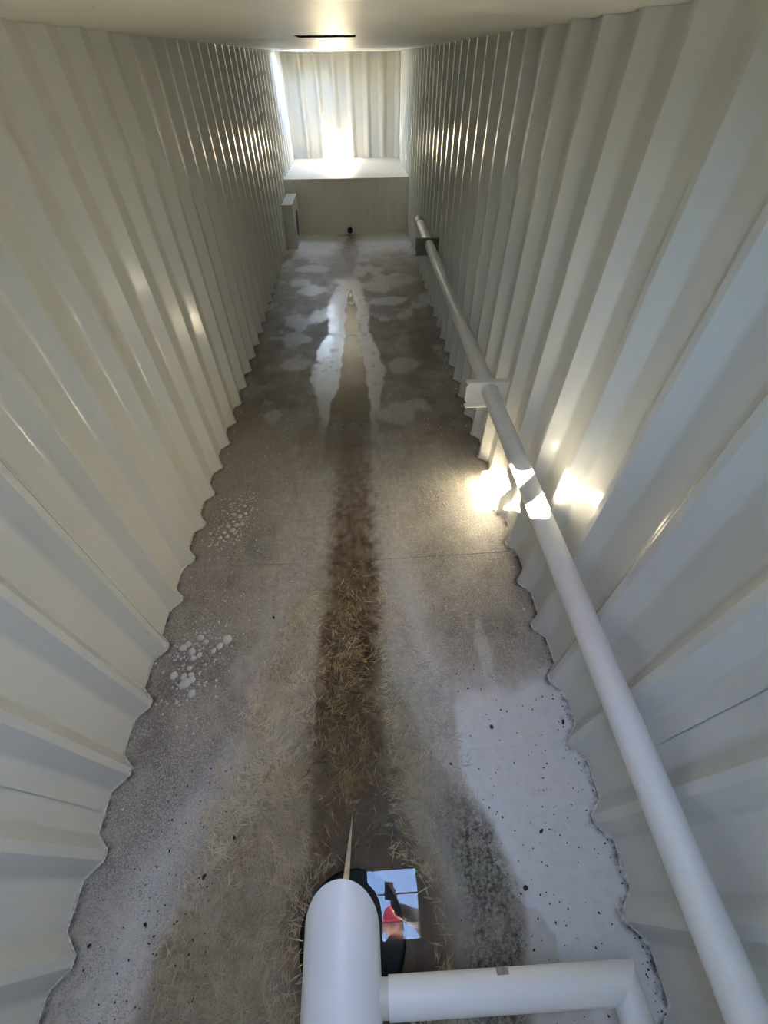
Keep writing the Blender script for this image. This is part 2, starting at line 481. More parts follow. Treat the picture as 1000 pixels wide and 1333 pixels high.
    p = np.maximum(p, sstep(8.0, 9.0, y + n1 * 1.2) * sstep(.12, .35, np.abs(x - XM) + n2 * .2) * .85)
    p = np.maximum(p, sstep(.56, .68, fbm(x, y * .7, 3.2, 63)) * .45 * sstep(3.0, 3.6, y))
    m['pale'] = np.clip(p, 0, 1)
    m['film'] = sstep(2.2, 3.4, y + n1 * .5) * np.clip(1 - .5 * sstep(7.5, 9.2, y), 0, 1) * np.clip(.25 + 1.5 * fbm(x, y, 2.2, 61) + n2 * .6, 0, 1)
    # standing wet film on the far plates
    L = interp(y, [3.0, 3.3, 3.82, 4.29, 5.0, 5.42, 6.15, 7.17, 7.5, 7.8, 8.2], [-.40, -.42, -.52, -.62, -.55, -.44, -.48, -.34, -.2, -.28, -.16]) + n2 * .08
    R = interp(y, [3.0, 3.3, 3.82, 4.4, 5.0, 5.38, 6.11, 7.14, 7.5, 7.8, 8.2], [.08, .12, .18, .28, .18, .12, .12, .04, -.06, .02, -.10]) + n2 * .08
    m['wet'] = sstep(0, .03, x - L) * sstep(0, .03, R - x) * sstep(3.0, 3.8, y + n2 * .3) * (1 - sstep(8.0, 8.3, y)) * np.clip(1.25 - sstep(.60, .75, fbm(x, y, 16, 5)), 0, 1)
    L = interp(y, [2.6, 3.11, 3.81, 3.95, 4.11, 5.2, 5.32, 5.4, 5.6, 5.75, 5.85, 6.1, 6.7, 7.0], [-.40, -.41, -.36, -.31, -.28, -.23, -.20, -.23, -.24, -.21, -.20, -.22, -.17, -.14]) + n2 * .04
    R = interp(y, [2.6, 3.11, 3.81, 3.95, 4.11, 5.2, 5.32, 5.4, 5.6, 5.75, 5.85, 6.1, 6.7, 7.0], [.04, .06, .06, .05, .04, -.01, -.05, -.01, .0, -.05, -.06, -.04, -.11, -.14]) + n2 * .04
    m['chan'] = sstep(0, .02, x - L) * sstep(0, .02, R - x) * sstep(2.6, 3.4, y)
    m['pale'] = np.maximum(m['pale'], m['wet'] * (1 - m['chan']) * .55 * (1 - sstep(7.1, 7.5, y)))  # wet film whitened beside the channel: some residue, with its bright reflection painted in
    m['wet'] = np.maximum(m['wet'], m['chan'] * sstep(3.2, 3.6, y))
    m['wet'] = np.maximum(m['wet'], m['pale'] * .75 * sstep(4, 4.6, y) * (1 - sstep(7.9, 8.4, y)))
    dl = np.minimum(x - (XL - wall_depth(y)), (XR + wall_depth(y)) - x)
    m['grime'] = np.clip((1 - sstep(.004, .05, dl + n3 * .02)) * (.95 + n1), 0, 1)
    return m
plates = []
for k, (a, b) in enumerate(zip(cuts[:-1], cuts[1:])):
    step = .0145 if b < 2.5 else .03
    n = int(round((b - a - .005) / step))
    Ys = np.linspace(a + (.0004 if k == 1 else .002), b - (.0004 if k == 0 else .002), n + 1)
    gx, gy = np.meshgrid(X, Ys)
    gx = gx.copy(); gy = gy.copy()
    if k == 0:          # round mouth of the sump: pull the grid onto the circle
        d = np.hypot(gx - SUMP[0], gy - SUMP[1]); hit = np.abs(d - SUMP[2]) < .0095
        f = np.where(hit, SUMP[2] / np.maximum(d, 1e-6), 1.0)
        gx = SUMP[0] + (gx - SUMP[0]) * f; gy = SUMP[1] + (gy - SUMP[1]) * f
    gz = zfloor(gx, gy) + (fbm(gx, gy, 7, 40) - .5) * .0035 + (fbm(gx, gy, 40, 41) - .5) * .0016
    mk = masks(gx, gy)
    gz += mk['scale'] * (fbm(gx, gy, 55, 44) - .4) * .006
    ny, nx = gx.shape
    V = np.stack([gx, gy, gz], -1).reshape(-1, 3)
    idx = np.arange(nx * ny).reshape(ny, nx)
    quads = np.stack([idx[:-1, :-1], idx[:-1, 1:], idx[1:, 1:], idx[1:, :-1]], -1).reshape(-1, 4)
    if k == 0:
        cen = V[quads].mean(1); quads = quads[np.hypot(cen[:, 0] - SUMP[0], cen[:, 1] - SUMP[1]) > SUMP[2] - .002]
    # skirts down into the joints
    base = len(V); t0, t1 = V[idx[0]], V[idx[-1]]; V = np.concatenate([V, t0, t0 - [0, 0, .012], t1, t1 - [0, 0, .012]])
    i0 = np.arange(nx - 1)
    sk = np.concatenate([np.stack([base + nx + i0, base + nx + i0 + 1, base + i0 + 1, base + i0], -1), np.stack([base + 2 * nx + i0, base + 2 * nx + i0 + 1, base + 3 * nx + i0 + 1, base + 3 * nx + i0], -1)])
    quads = np.concatenate([quads, sk])
    me = bpy.data.meshes.new('floor_plate')
    me.vertices.add(len(V)); me.vertices.foreach_set('co', V.astype(np.float32).ravel())
    me.loops.add(quads.size); me.loops.foreach_set('vertex_index', quads.astype(np.int32).ravel())
    me.polygons.add(len(quads)); me.polygons.foreach_set('loop_start', np.arange(0, quads.size, 4, dtype=np.int32))
    me.update(calc_edges=True); me.validate()
    me.polygons.foreach_set('use_smooth', np.ones(len(me.polygons), bool))
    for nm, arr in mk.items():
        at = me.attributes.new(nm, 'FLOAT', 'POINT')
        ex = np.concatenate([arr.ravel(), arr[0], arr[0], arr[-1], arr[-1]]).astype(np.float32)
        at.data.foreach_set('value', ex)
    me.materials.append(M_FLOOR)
    o = bpy.data.objects.new('floor_plate', me); link(o, floor)
# sump well under the round mouth
bm = bmesh.new()
ring = [[bm.verts.new((SUMP[0] + math.cos(q * math.pi / 24) * SUMP[2], SUMP[1] + math.sin(q * math.pi / 24) * SUMP[2], z)) for q in range(48)] for z in (-.03, -.30)]
for q in range(48):
    bm.faces.new((ring[0][q], ring[0][(q + 1) % 48], ring[1][(q + 1) % 48], ring[1][q]))
bm.faces.new(ring[1])
auto_smooth(bm_obj('sump_well', bm, M_DARK, floor), 40)

# weld beads along the foot of the side walls
for i, (xi, sgn) in enumerate(((XL, -1), (XR, 1))):
    pr = profile(Y0 + .01, PLAT_Y, PHASE)
    path = [(xi + sgn * (d - .003), u, SLOPE * u + .001) for u, d in pr[::2]]
    t = tube('trim_%d' % (i + 1), path, [.0055 + .0015 * math.sin(j * 1.7) for j in range(len(path))], M_WELD, None, 6)
    struct(t)

# ------------------------------------------------------------------ raised platform at the far end
pf = tag(empty('raised_platform', (XM, PLAT_Y, 0)), 'cream steel step platform across the far end of the tank', None, None, 'structure')
bm = bmesh.new(); add_box(bm, XL - .06, XR + .06, PLAT_Y, PLAT_Y + .012, .06, PLAT_Z - .010)
bm_obj('front_plate', bm, M_WALLB, pf)
bm = bmesh.new(); add_box(bm, XL - .06, XR + .06, PLAT_Y - .006, Y1 + .07, PLAT_Z - .010, PLAT_Z, .002)
bm_obj('top_plate', bm, M_WALLB, pf)

# drain stub at the foot of the platform
dr = tag(empty('drain_pipe', (-.13, PLAT_Y, .10)), 'small black drain pipe mouth at the foot of the far platform', 'drain')
bm = bmesh.new()
o_, i_ = [], []
for yy in (PLAT_Y - .05, PLAT_Y - .001):
    o_.append([bm.verts.new((-.13 + math.cos(q * math.pi / 10) * .05, yy, .165 + math.sin(q * math.pi / 10) * .05)) for q in range(20)])
    i_.append([bm.verts.new((-.13 + math.cos(q * math.pi / 10) * .042, yy, .165 + math.sin(q * math.pi / 10) * .042)) for q in range(20)])
for q in range(20):
    r = (q + 1) % 20
    bm.faces.new((o_[0][q], o_[0][r], o_[1][r], o_[1][q])); bm.faces.new((i_[0][q], i_[1][q], i_[1][r], i_[0][r]))
    bm.faces.new((o_[0][q], i_[0][q], i_[0][r], o_[0][r]))
auto_smooth(bm_obj('rim', bm, M_DARK, dr), 40)
bm = bmesh.new()
bm.faces.new([bm.verts.new((-.13 + math.cos(q * math.pi / 10) * .043, PLAT_Y - .02, .165 + math.sin(q * math.pi / 10) * .043)) for q in range(20)])
bm_obj('opening', bm, M_DARK, dr)

# ------------------------------------------------------------------ box gusset with oval hole, far left
bx = tag(empty('gusset_box', (-1.16, 9.25, .11)), 'narrow cream steel box with an oval hole, beside far platform on the left', 'bracket')
gx0, gx1, gy0, gy1, gz0, gz1 = -1.225, -1.10, 8.80, 9.715, .075, .77
bm = bmesh.new()
N = 32
ell_ = [(gy0 + .50 + .25 * math.cos(2 * math.pi * q / N), .40 + .20 * math.sin(2 * math.pi * q / N)) for q in range(N)]
def rect_pt(q):
    a = 2 * math.pi * q / N; cxx, czz = gy0 + .50, .40
    dx, dz_ = math.cos(a), math.sin(a)
    ts = []
    if dx > 1e-6: ts.append((gy1 - cxx) / dx)
    if dx < -1e-6: ts.append((gy0 - cxx) / dx)
    if dz_ > 1e-6: ts.append((gz1 - czz) / dz_)
    if dz_ < -1e-6: ts.append((gz0 - czz) / dz_)
    t = min(ts); return (cxx + dx * t, czz + dz_ * t)
vi = [bm.verts.new((gx1, *p)) for p in ell_]; vo = [bm.verts.new((gx1, *rect_pt(q))) for q in range(N)]
vb = [bm.verts.new((gx1 - .012, *p)) for p in ell_]
for q in range(N):
    r = (q + 1) % N
    bm.faces.new((vi[q], vi[r], vo[r], vo[q])); bm.faces.new((vi[q], vb[q], vb[r], vi[r]))
bm_obj('side_plate', bm, M_WALLB, bx)
bm = bmesh.new(); add_box(bm, gx0 - .058, gx1, gy0 - .012, gy0, gz0, gz1 - .012); bm_obj('end_plate', bm, M_WALLB, bx)
bm = bmesh.new(); add_box(bm, gx0 - .058, gx1 + .004, gy0 - .014, gy1, gz1 - .012, gz1, .002); bm_obj('top_plate', bm, M_WALL, bx)

# ------------------------------------------------------------------ pipe along the right wall
PX, PR = .908, .057
pz = lambda y: .800 + SLOPE * y
sp = tag(empty('wall_pipe', (PX, 3.0, pz(3))), 'long pale pipe running the length of the right wall', 'pipe')
ysp = list(np.linspace(Y0 + .002, 6.88, 40))
tube('pipe', [(PX, y, pz(y)) for y in ysp], PR, M_SIDEPIPE, sp, 40)
tube('end_coupling', [(PX, 6.88, pz(6.88)), (PX, 7.10, pz(7.10))], PR * 1.08, M_BRACKD, sp, 32)
def bracket(y, label, mat):
    e = tag(empty('pipe_bracket', (.9, y, pz(y))), label, 'bracket', None)
    z = pz(y)
    xa, xb = .735, XR + DEPTH - .002
    # upright plate with a round hole for the pipe
    bm = bmesh.new(); n = 32
    cx, cz = PX, z
    z0, z1 = z - .10, z + .055 + .005
    def rp(q):
        a = 2 * math.pi * q / n; dx, dz_ = math.cos(a), math.sin(a); ts = []
        if dx > 1e-6: ts.append((xb - cx) / dx)
        if dx < -1e-6: ts.append((xa - cx) / dx)
        if dz_ > 1e-6: ts.append((z1 + .004 - cz) / dz_)
        if dz_ < -1e-6: ts.append((z0 - cz) / dz_)
        t = min(ts); return cx + dx * t, cz + dz_ * t
    for s, yy in enumerate((y, y + .008)):
        vi = [bm.verts.new((cx + (PR + .0005) * math.cos(2 * math.pi * q / n), yy, cz + (PR + .0005) * math.sin(2 * math.pi * q / n))) for q in range(n)]
        vo = [bm.verts.new((rp(q)[0], yy, rp(q)[1])) for q in range(n)]
        for q in range(n): bm.faces.new((vi[q], vi[(q + 1) % n], vo[(q + 1) % n], vo[q]))
        if s == 0: keep = vo
        else:
            for q in range(n): bm.faces.new((keep[q], keep[(q + 1) % n], vo[(q + 1) % n], vo[q]))
    bm_obj('upright_plate', bm, mat, e)
    bm = bmesh.new(); add_box(bm, xa, xb, y - .045, y + .008, z0 - .008, z0, .001)
    bm_obj('bottom_flange', bm, mat, e)
    bm = bmesh.new(); add_box(bm, xa, xb, y, y + .05, z1 + .002, z1 + .009, .001)
    bm_obj('top_flange', bm, mat, e)
    return e
bracket(2.60, 'bright angle bracket holding the right wall pipe, nearer the camera', M_BRACK)
bracket(5.95, 'dark soiled bracket under the far end of the right wall pipe', M_BRACKD)

# ------------------------------------------------------------------ suction pipe and cross pipe in the foreground
mp = tag(empty('suction_pipe', (-.168, -.5, .35)), 'fat pale suction pipe with slant-cut end over the sump, joined to a cross pipe', 'pipe')
R0, MX, MZ = .134, -.168, .35
TIP = .022
bm = bmesh.new(); seg = 56
def ringpts(yfun, r): return [bm.verts.new((MX + r * math.sin(2 * math.pi * q / seg), yfun(r * math.cos(2 * math.pi * q / seg)), MZ + r * math.cos(2 * math.pi * q / seg))) for q in range(seg)]
cut = lambda dz: TIP - (R0 - dz) * 1.05
ra = ringpts(lambda d: Y0 + .002, R0); rb = ringpts(cut, R0); rc = ringpts(cut, R0 - .012); rd = ringpts(lambda d: Y0 + .05, R0 - .012)
for A_, B_ in ((ra, rb), (rb, rc), (rc, rd)):
    for q in range(seg): bm.faces.new((A_[q], A_[(q + 1) % seg], B_[(q + 1) % seg], B_[q]))
auto_smooth(bm_obj('main_pipe', bm, M_PIPE, mp), 40)
CYp, CZp, CR = -.305, .35, .053
CXe = .785
yb = lambda x: CYp + .011 - .014 * (x - .785)
tube('collar', [(MX + R0 - .03, yb(MX), CZp), (-.005, yb(0), CZp)], CR * .90, M_WALLB, mp, 32)
# cross pipe with a mitred corner, then back to the front wall
def mitre_ring(bm, center, dirv, nrm, r, seg=40):
    """ring of a cylinder (axis dirv) cut by the plane through center with normal nrm"""
    dirv = dirv.normalized(); a = dirv.cross(Vector((0, 0, 1))).normalized(); b = Vector((0, 0, 1))
    out = []
    for q in range(seg):
        p = center + (a * math.cos(2 * math.pi * q / seg) + b * math.sin(2 * math.pi * q / seg)) * r
        t = (center - p).dot(nrm) / dirv.dot(nrm); out.append(bm.verts.new(p + dirv * t))
    return out
P0 = Vector((-.012, yb(-.012), CZp)); P1 = Vector((CXe, yb(CXe), CZp)); P2 = Vector((CXe + .02, Y0 + .002, CZp))
d1 = (P1 - P0).normalized(); d2 = (P2 - P1).normalized(); nm = (d1 + d2).normalized()
bm = bmesh.new()
A_ = mitre_ring(bm, P0, d1, d1, CR); B_ = mitre_ring(bm, P1, d1, nm, CR)
for q in range(40): bm.faces.new((A_[q], A_[(q + 1) % 40], B_[(q + 1) % 40], B_[q]))
bm.faces.new(A_)
auto_smooth(bm_obj('cross_pipe', bm, M_PIPE, mp), 40)
bm = bmesh.new()
A_ = mitre_ring(bm, P1, d2, nm, CR); B_ = mitre_ring(bm, P2, d2, d2, CR)
for q in range(40): bm.faces.new((A_[q], A_[(q + 1) % 40], B_[(q + 1) % 40], B_[q]))
auto_smooth(bm_obj('return_pipe', bm, M_PIPE, mp), 40)
bm = bmesh.new(); add_box(bm, .355, .395, CYp + .005, CYp + .075, CZp + .028, CZp + .036, .001); bm_obj('support_tab', bm, M_TAB, mp)

# thin pointed sliver standing in front of the slant-cut end
bm = bmesh.new()
b_ = [bm.verts.new(p) for p in ((-.178, -.015, .30), (-.150, -.015, .29), (-.160, .0, .25), (-.150, .262, .006), (-.152, .262, -.002))]
for f_ in ((0, 1, 3), (1, 2, 4, 3), (2, 0, 4), (0, 3, 4), (0, 2, 1)): bm.faces.new([b_[i] for i in f_])
tag(bm_obj('metal_sliver', bm, M_SLIVER), 'thin pointed tan metal sliver sloping from the suction pipe end into brown silt', 'metal strip')

# ------------------------------------------------------------------ water
ys = np.linspace(Y0 + .005, 1.34, 40)
hw = np.clip((WATER_Z + VEE - SLOPE * ys) * 1.15 / VEE, .02, 1.1) + .10
W = [(XM - h, y, WATER_Z) for y, h in zip(ys, hw)] + [(XM + h, y, WATER_Z) for y, h in zip(ys, hw)]
W = [(max(XL + .01, min(XR - .01, p[0])), p[1], p[2]) for p in W]
n = len(ys)
tag(mesh_obj('water_pool', W, [(i, n + i, n + i + 1, i + 1) for i in range(n - 1)], M_WATER),
    'shallow brown water pooled around the sump, mirroring the open hatch', 'water', None, 'stuff')

# ------------------------------------------------------------------ crystal needles in the silt
def needles(name, mat, label, count, seed, inner):
    rng = np.random.default_rng(seed)
    V, Fc = [], []
    cnt = 0
    while cnt < count:
        y = rng.uniform(-.80, 1.75)
        x = XM + (rng.normal(-.02, .13) if inner else rng.normal(-.12, .46))
        a = fbm(np.array([x]), np.array([y]), 5, 77)[0]
        lim = np.interp(y, [-.75, .2, .9, 1.75], [.84, .74, .54, .28])
        if inner: lim = np.interp(y, [-.75, .3, 1.1, 1.75], [.30, .27, .22, .17])
        elif -.36 < x < .03 and y > .1 and rng.random() < .93: continue
        if abs(x - XM + (.0 if inner else .06)) > lim or rng.random() > .15 + a * 1.1: continue
        if rng.random() < (y - 1.0) / .8: continue
        if inner and y < .35 and rng.random() < .55: continue
        if y < .3 and x > .25: continue
        if math.hypot(x - SUMP[0] - .06, y - SUMP[1]) < SUMP[2] + .06: continue
        # bundles share a direction
        bx_, by_ = math.floor(x * 9 + .6 * math.sin(y * 8)), math.floor(y * 7 + .5 * math.sin(x * 11))
        ang = (math.sin(bx_ * 12.9898 + by_ * 78.233) * 43758.5453 % 1) * math.pi + rng.normal(0, .6)
        L = rng.uniform(.012, .046) * (1.0 if inner else .85); w = rng.uniform(.0014, .0036); h = rng.uniform(.001, .003)
        c, s = math.cos(ang), math.sin(ang)
        k = len(V)
        for (u, v, q) in ((-L, 0, 0), (L, 0, 0), (0, w, 0), (0, -w, 0), (-L * .4, 0, h), (L * .4, 0, h)):
            px_, py_ = x + u * c - v * s, y + u * s + v * c
            V.append((px_, py_, float(zfloor(px_, py_)) + .001 + q))
        Fc += [(k, k + 3, k + 4), (k, k + 4, k + 2), (k + 1, k + 2, k + 5), (k + 1, k + 5, k + 3), (k + 2, k + 4, k + 5), (k + 3, k + 5, k + 4)]
        cnt += 1
    tag(mesh_obj(name, V, Fc, mat), label, 'crystals', None, 'stuff')
needles('crystal_needles', M_NEEDLE, 'tangle of thin tan crystal needles along the dark brown centre stripe', 1700, 5, True)
needles('crystal_needles', M_NEEDLE2, 'pale crystal needles spread over the tan crust either side of the stripe', 6800, 6, False)

# ------------------------------------------------------------------ salt nodules
bm = bmesh.new(); bmesh.ops.create_icosphere(bm, subdivisions=2, radius=1.0)
for v in bm.verts:
    q = v.co; f_ = 1 + .28 * math.sin(q.x * 3.1 + q.y * 2) * math.cos(q.y * 3.7 + 1)
    v.co = Vector((q.x * f_, q.y * f_, q.z * .55))
nod_me = bpy.data.meshes.new('salt_nodule'); bm.to_mesh(nod_me); bm.free()
nod_me.polygons.foreach_set('use_smooth', [True] * len(nod_me.polygons)); nod_me.materials.append(M_SALT)
rng = random.Random(11)
near_c = [(-1.165, 1.17), (-1.10, 1.21), (-1.06, 1.18), (-1.13, 1.12), (-1.11, 1.08), (-1.08, 1.10), (-1.19, 1.15), (-1.12, 1.02), (-1.10, .98), (-1.14, .97), (-1.09, .95), (-1.20, .98), (-1.12, .93), (-1.07, .87), (-1.00, 1.12), (-.97, 1.15), (-.93, 1.19)]
far_c = [(-1.09, 2.02), (-1.06, 2.08), (-1.04, 2.13), (-1.07, 2.17), (-1.03, 2.22), (-1.05, 2.28), (-1.01, 2.33), (-1.12, 2.06), (-1.10, 2.12), (-.99, 2.25), (-1.00, 2.14), (-1.14, 2.01), (-1.08, 2.24)]
for cs, lab, grp, rad in ((near_c, 'white salt nodule in the clump beside the left wall, nearer the camera', 'salt nodules in the near clump', (.014, .027)),
                          (far_c, 'white salt nodule in the clump by the left wall, farther up', 'salt nodules in the far clump', (.012, .022))):
    for (x, y) in cs:
        o = bpy.data.objects.new('salt_nodule', nod_me); COL.objects.link(o)
        r = rng.uniform(*rad)
        o.location = (x, y, float(zfloor(x, y)) + r * .25); o.scale = (r, r * rng.uniform(.8, 1.25), r); o.rotation_euler.z = rng.uniform(0, 6)
        tag(o, lab, 'salt nodule', grp)
# fine salt grains
bm0 = bmesh.new(); bmesh.ops.create_icosphere(bm0, subdivisions=1, radius=1.0)
tv = [v.co.copy() for v in bm0.verts]; tf = [[v.index for v in f_.verts] for f_ in bm0.faces]; bm0.free()
V, Fc = [], []
def grain(x, y, r):
    if any(math.hypot(x - a, y - b) < .032 for a, b in near_c + far_c): return
    k = len(V); z = float(zfloor(x, y)) + r * .2
    V.extend((x + q.x * r, y + q.y * r, z + q.z * r * .6) for q in tv); Fc.extend([tuple(i + k for i in f_) for f_ in tf])
for i in range(560):
    c = rng.choice(near_c + far_c + far_c); grain(c[0] + rng.gauss(0, .07), c[1] + rng.gauss(0, .12), rng.uniform(.003, .009))
for i in range(420):
    y = rng.uniform(1.2, 4.2); x = rng.choice((-1, 1)) * rng.uniform(.35, 1.0) + XM; grain(x, y, rng.uniform(.0025, .007))
for i in range(26):                      # crumbs on the wall foot
    y = PHASE + PITCH * i + .12; grain(XR - .02 + rng.uniform(-.01, .02), y, rng.uniform(.008, .013))
    grain(XL + .02, y + .05, rng.uniform(.004, .009))
tag(mesh_obj('salt_grains', V, Fc, M_SALT, None, True), 'scattered small white salt grains on the tank floor', 'salt grains', None, 'stuff')

# ------------------------------------------------------------------ dark chips and specks
def chip_mesh(sx, sy, sz, seed):
    r = random.Random(seed); n = 6
    base = [(sx * math.cos(6.283 * i / n) * r.uniform(.7, 1.2), sy * math.sin(6.283 * i / n) * r.uniform(.7, 1.2)) for i in range(n)]
    V = [(x, y, 0) for x, y in base] + [(x * .8, y * .8, sz) for x, y in base]
    Fc = [tuple(range(n))[::-1], tuple(range(n, 2 * n))] + [(i, (i + 1) % n, n + (i + 1) % n, n + i) for i in range(n)]
    return V, Fc
chips = [(.61, .60, .010, .014, 'small dark chip at the upper end of the clean right floor'), (1.005, .60, .018, .010, 'black chip lying in a wall corrugation on the right'),
         (-.82, .07, .008, .014, 'black fleck on tan residue left of the suction pipe'), (-1.03, -.07, .008, .012, 'black pointed fleck on the pale left floor'),
         (-1.24, -.12, .007, .010, 'black fleck nearest the left wall foot'), (-.71, .20, .008, .010, 'black fleck on tan residue farther up, left of the silt'),
         (.61, -.05, .010, .013, 'dark oval fleck on the clean right floor near the cross pipe'), (.93, -.37, .012, .014, 'black fleck beside the elbow of the cross pipe'),
         (.36, .44, .006, .010, 'small fleck at the left edge of the clean floor'), (.74, .14, .007, .014, 'long dark fleck in the middle of the clean right floor'),
         (-.66, 1.33, .009, .013, 'black fleck beside the needles on the left')]
for i, (x, y, sx, sy, lab) in enumerate(chips):
    Vc, Fc_ = chip_mesh(sx, sy, .006, i)
    o = mesh_obj('debris_chip', Vc, Fc_, M_CHIP); o.location = (x, y, float(zfloor(x, y)) + .0005); o.rotation_euler.z = i * 1.3
    tag(o, lab, 'chip')
V, Fc = [], []
for i in range(330):
    if i < 230: x, y = rng.uniform(.45, .98), rng.uniform(-.5, .95)
    else: x, y = rng.uniform(-1.25, -.75), rng.uniform(-.4, .5)
    if i % 3 == 0: x = XR + .045 - abs(rng.gauss(0, .03)) if i < 230 else x
    r = rng.uniform(.0015, .0045); cv, cf = chip_mesh(r, r * rng.uniform(.7, 1.8), .002, i)
    k = len(V); a = rng.uniform(0, 6)
    for (px_, py_, q) in cv:
        X_, Y_ = x + px_ * math.cos(a) - py_ * math.sin(a), y + px_ * math.sin(a) + py_ * math.cos(a); V.append((X_, Y_, float(zfloor(x, y)) + .001 + q))
    Fc += [tuple(j + k for j in f_) for f_ in cf]
tag(mesh_obj('debris_specks', V, Fc, M_CHIP), 'fine black debris specks sprinkled over the pale floor', 'debris', None, 'stuff')

# ------------------------------------------------------------------ roof hatches
hl = ['open roof hatch above the camera, mirrored in the water', 'closed roof hatch with rusty rim in the middle of the roof', 'open roof hatch at the far left end of the roof']
for i, (x0, x1, y0, y1) in enumerate(HATCH):
    h = tag(empty('roof_hatch', ((x0 + x1) / 2, (y0 + y1) / 2, ZC + .02)), hl[i], 'hatch')
    top = ZC + (.03 if i == 0 else .075)
    cm = M_RUST if i == 1 else M_BAR if i == 0 else M_WALL
    for (a, b, c, d) in ((x0 - .008, x0, y0 - .008, y1 + .008), (x1, x1 + .008, y0 - .008, y1 + .008), (x0, x1, y0 - .008, y0), (x0, x1, y1, y1 + .008)):
        bm = bmesh.new(); add_box(bm, a, b, c, d, ZC + .002, top); bm_obj('coaming', bm, cm, h)
    if i == 1:
        bm = bmesh.new(); add_box(bm, x0 - .03, x1 + .03, y0 - .03, y1 + .03, top, top + .01); bm_obj('lid', bm, M_RUST, h)
    elif i == 0:
        # unseen lid stood on a left hinge, made tall to cut sun and sky light
        bm = bmesh.new(); add_box(bm, x0 - .035, x0 - .022, y0 - .03, y1 + .03, top + .01, top + .60, .002); bm_obj('lid', bm, M_BAR, h)
        bm = bmesh.new(); tube_bm(bm, [(x0 - .02, y0 + .05, top + .004), (x0 - .02, y1 - .05, top + .004)], .009, 12); bm_obj('hinge', bm, M_BAR, h)
        for yy in (-.075, -.255):
            bm = bmesh.new(); tube_bm(bm, [(x0 - .004, yy, ZC + .022), (x1 + .004, yy, ZC + .022)], .006, 12); auto_smooth(bm_obj('safety_bar', bm, M_BAR, h), 50)
    else:
        bm = bmesh.new(); add_box(bm, x0 - .50, x0 - .015, y0 - .03, y1 + .03, top + .004, top + .016, .002); bm_obj('lid', bm, M_WALL, h)
        bm = bmesh.new(); tube_bm(bm, [(x0 - .014, y0 + .05, top + .002), (x0 - .014, y1 - .05, top + .002)], .008, 12); bm_obj('hinge', bm, M_WALL, h)
# sampling portals over the two real openings: they emit nothing, they only point the sampler at the sky
for i in (0, 2):
    x0, x1, y0, y1 = HATCH[i]
    ld = bpy.data.lights.new('hatch_portal', 'AREA'); ld.shape = 'RECTANGLE'; ld.size = x1 - x0; ld.size_y = y1 - y0
    ld.cycles.is_portal = True
    lo = bpy.data.objects.new('hatch_portal', ld); COL.objects.link(lo)
    lo.location = ((x0 + x1) / 2, (y0 + y1) / 2, ZC + .01)

# ------------------------------------------------------------------ person holding the phone through the hatch
def skin_obj(name, verts, edges, radii, mat, parent=None, root=0, sub=2):
    me = bpy.data.meshes.new(name); me.from_pydata(verts, edges, []); me.update()
    me.materials.append(mat)
    o = bpy.data.objects.new(name, me); link(o, parent)
    if parent: o.location = -Vector(parent.location)
    m = o.modifiers.new('skin', 'SKIN'); m.use_smooth_shade = True
    lay = me.skin_vertices[0] if me.skin_vertices else None
    if lay is None:
        bm = bmesh.new(); bm.from_mesh(me); bm.verts.layers.skin.verify(); bm.to_mesh(me); bm.free(); lay = me.skin_vertices[0]
    for i, r in enumerate(radii):
        lay.data[i].radius = (r, r) if not isinstance(r, tuple) else r
        lay.data[i].use_root = (i == root)
    s = o.modifiers.new('sub', 'SUBSURF'); s.levels = sub; s.render_levels = sub
    return o

up_c = -c_down                                  # phone 'up'
CAMP = Vector((0, 0, CAM_H))
ph_c = CAMP - c_fwd * .0085 - up_c * .058 + c_right * .016
ph = tag(empty('phone', ph_c), 'black phone held down through the hatch, mirrored in the water', 'phone')
def local_box(name, w, hgt, th, off, mat, bevel):
    bm = bmesh.new(); add_box(bm, -w / 2, w / 2, -hgt / 2, hgt / 2, -th / 2, th / 2, bevel)
    rot = Matrix((c_right, up_c, -c_fwd)).transposed()
    for v in bm.verts: v.co = ph_c + rot @ (v.co + Vector(off))
    return bm_obj(name, bm, mat, ph)
local_box('body', .078, .150, .008, (0, 0, 0), M_PHONE, .003)
local_box('lens_cover', .012, .012, .0015, (.016, .058, -.0042), M_LENS, .0004)
local_box('camera_block', .028, .030, .0012, (-.018, .05, -.0045), M_LENS, .0004)

def C(r, u, b):                                 # point in phone frame: right, up, behind
    return CAMP + c_right * r + up_c * u - c_fwd * b
wrist = C(.072, -.145, .080)
palm = C(.058, -.105, .050)
knk = [C(.070, -.050, .030), C(.070, -.072, .032), C(.068, -.094, .034), C(.064, -.114, .036)]
body_v = [(.62, -1.05, 3.00), (.52, -.92, 3.10), (.40, -.76, 3.16), (.28, -.62, 3.17),        # 0-3 pelvis..chest
          (.17, -.50, 3.14), (.085, -.41, 3.10), (.045, -.33, 3.075), (.03, -.245, 3.06), (.025, -.195, 3.06),  # 4-8 neck..crown
          (.46, -.50, 3.13), (.285, -.265, 2.88), tuple(wrist), tuple(palm)]                        # 9-12 right shoulder, elbow, wrist, palm
body_r = [(.16, .14), (.15, .12), (.16, .12), (.15, .11), .06, .06, .085, .09, .06, .085, .058, .036, (.038, .022)]
body_e = [(0, 1), (1, 2), (2, 3), (3, 4), (4, 5), (5, 6), (6, 7), (7, 8), (3, 9), (9, 10), (10, 11), (11, 12)]
def addc(pts, rad, start):
    prev = start
    for p, r in zip(pts, rad):
        body_v.append(tuple(p)); body_r.append(r); body_e.append((prev, len(body_v) - 1)); prev = len(body_v) - 1
    return prev
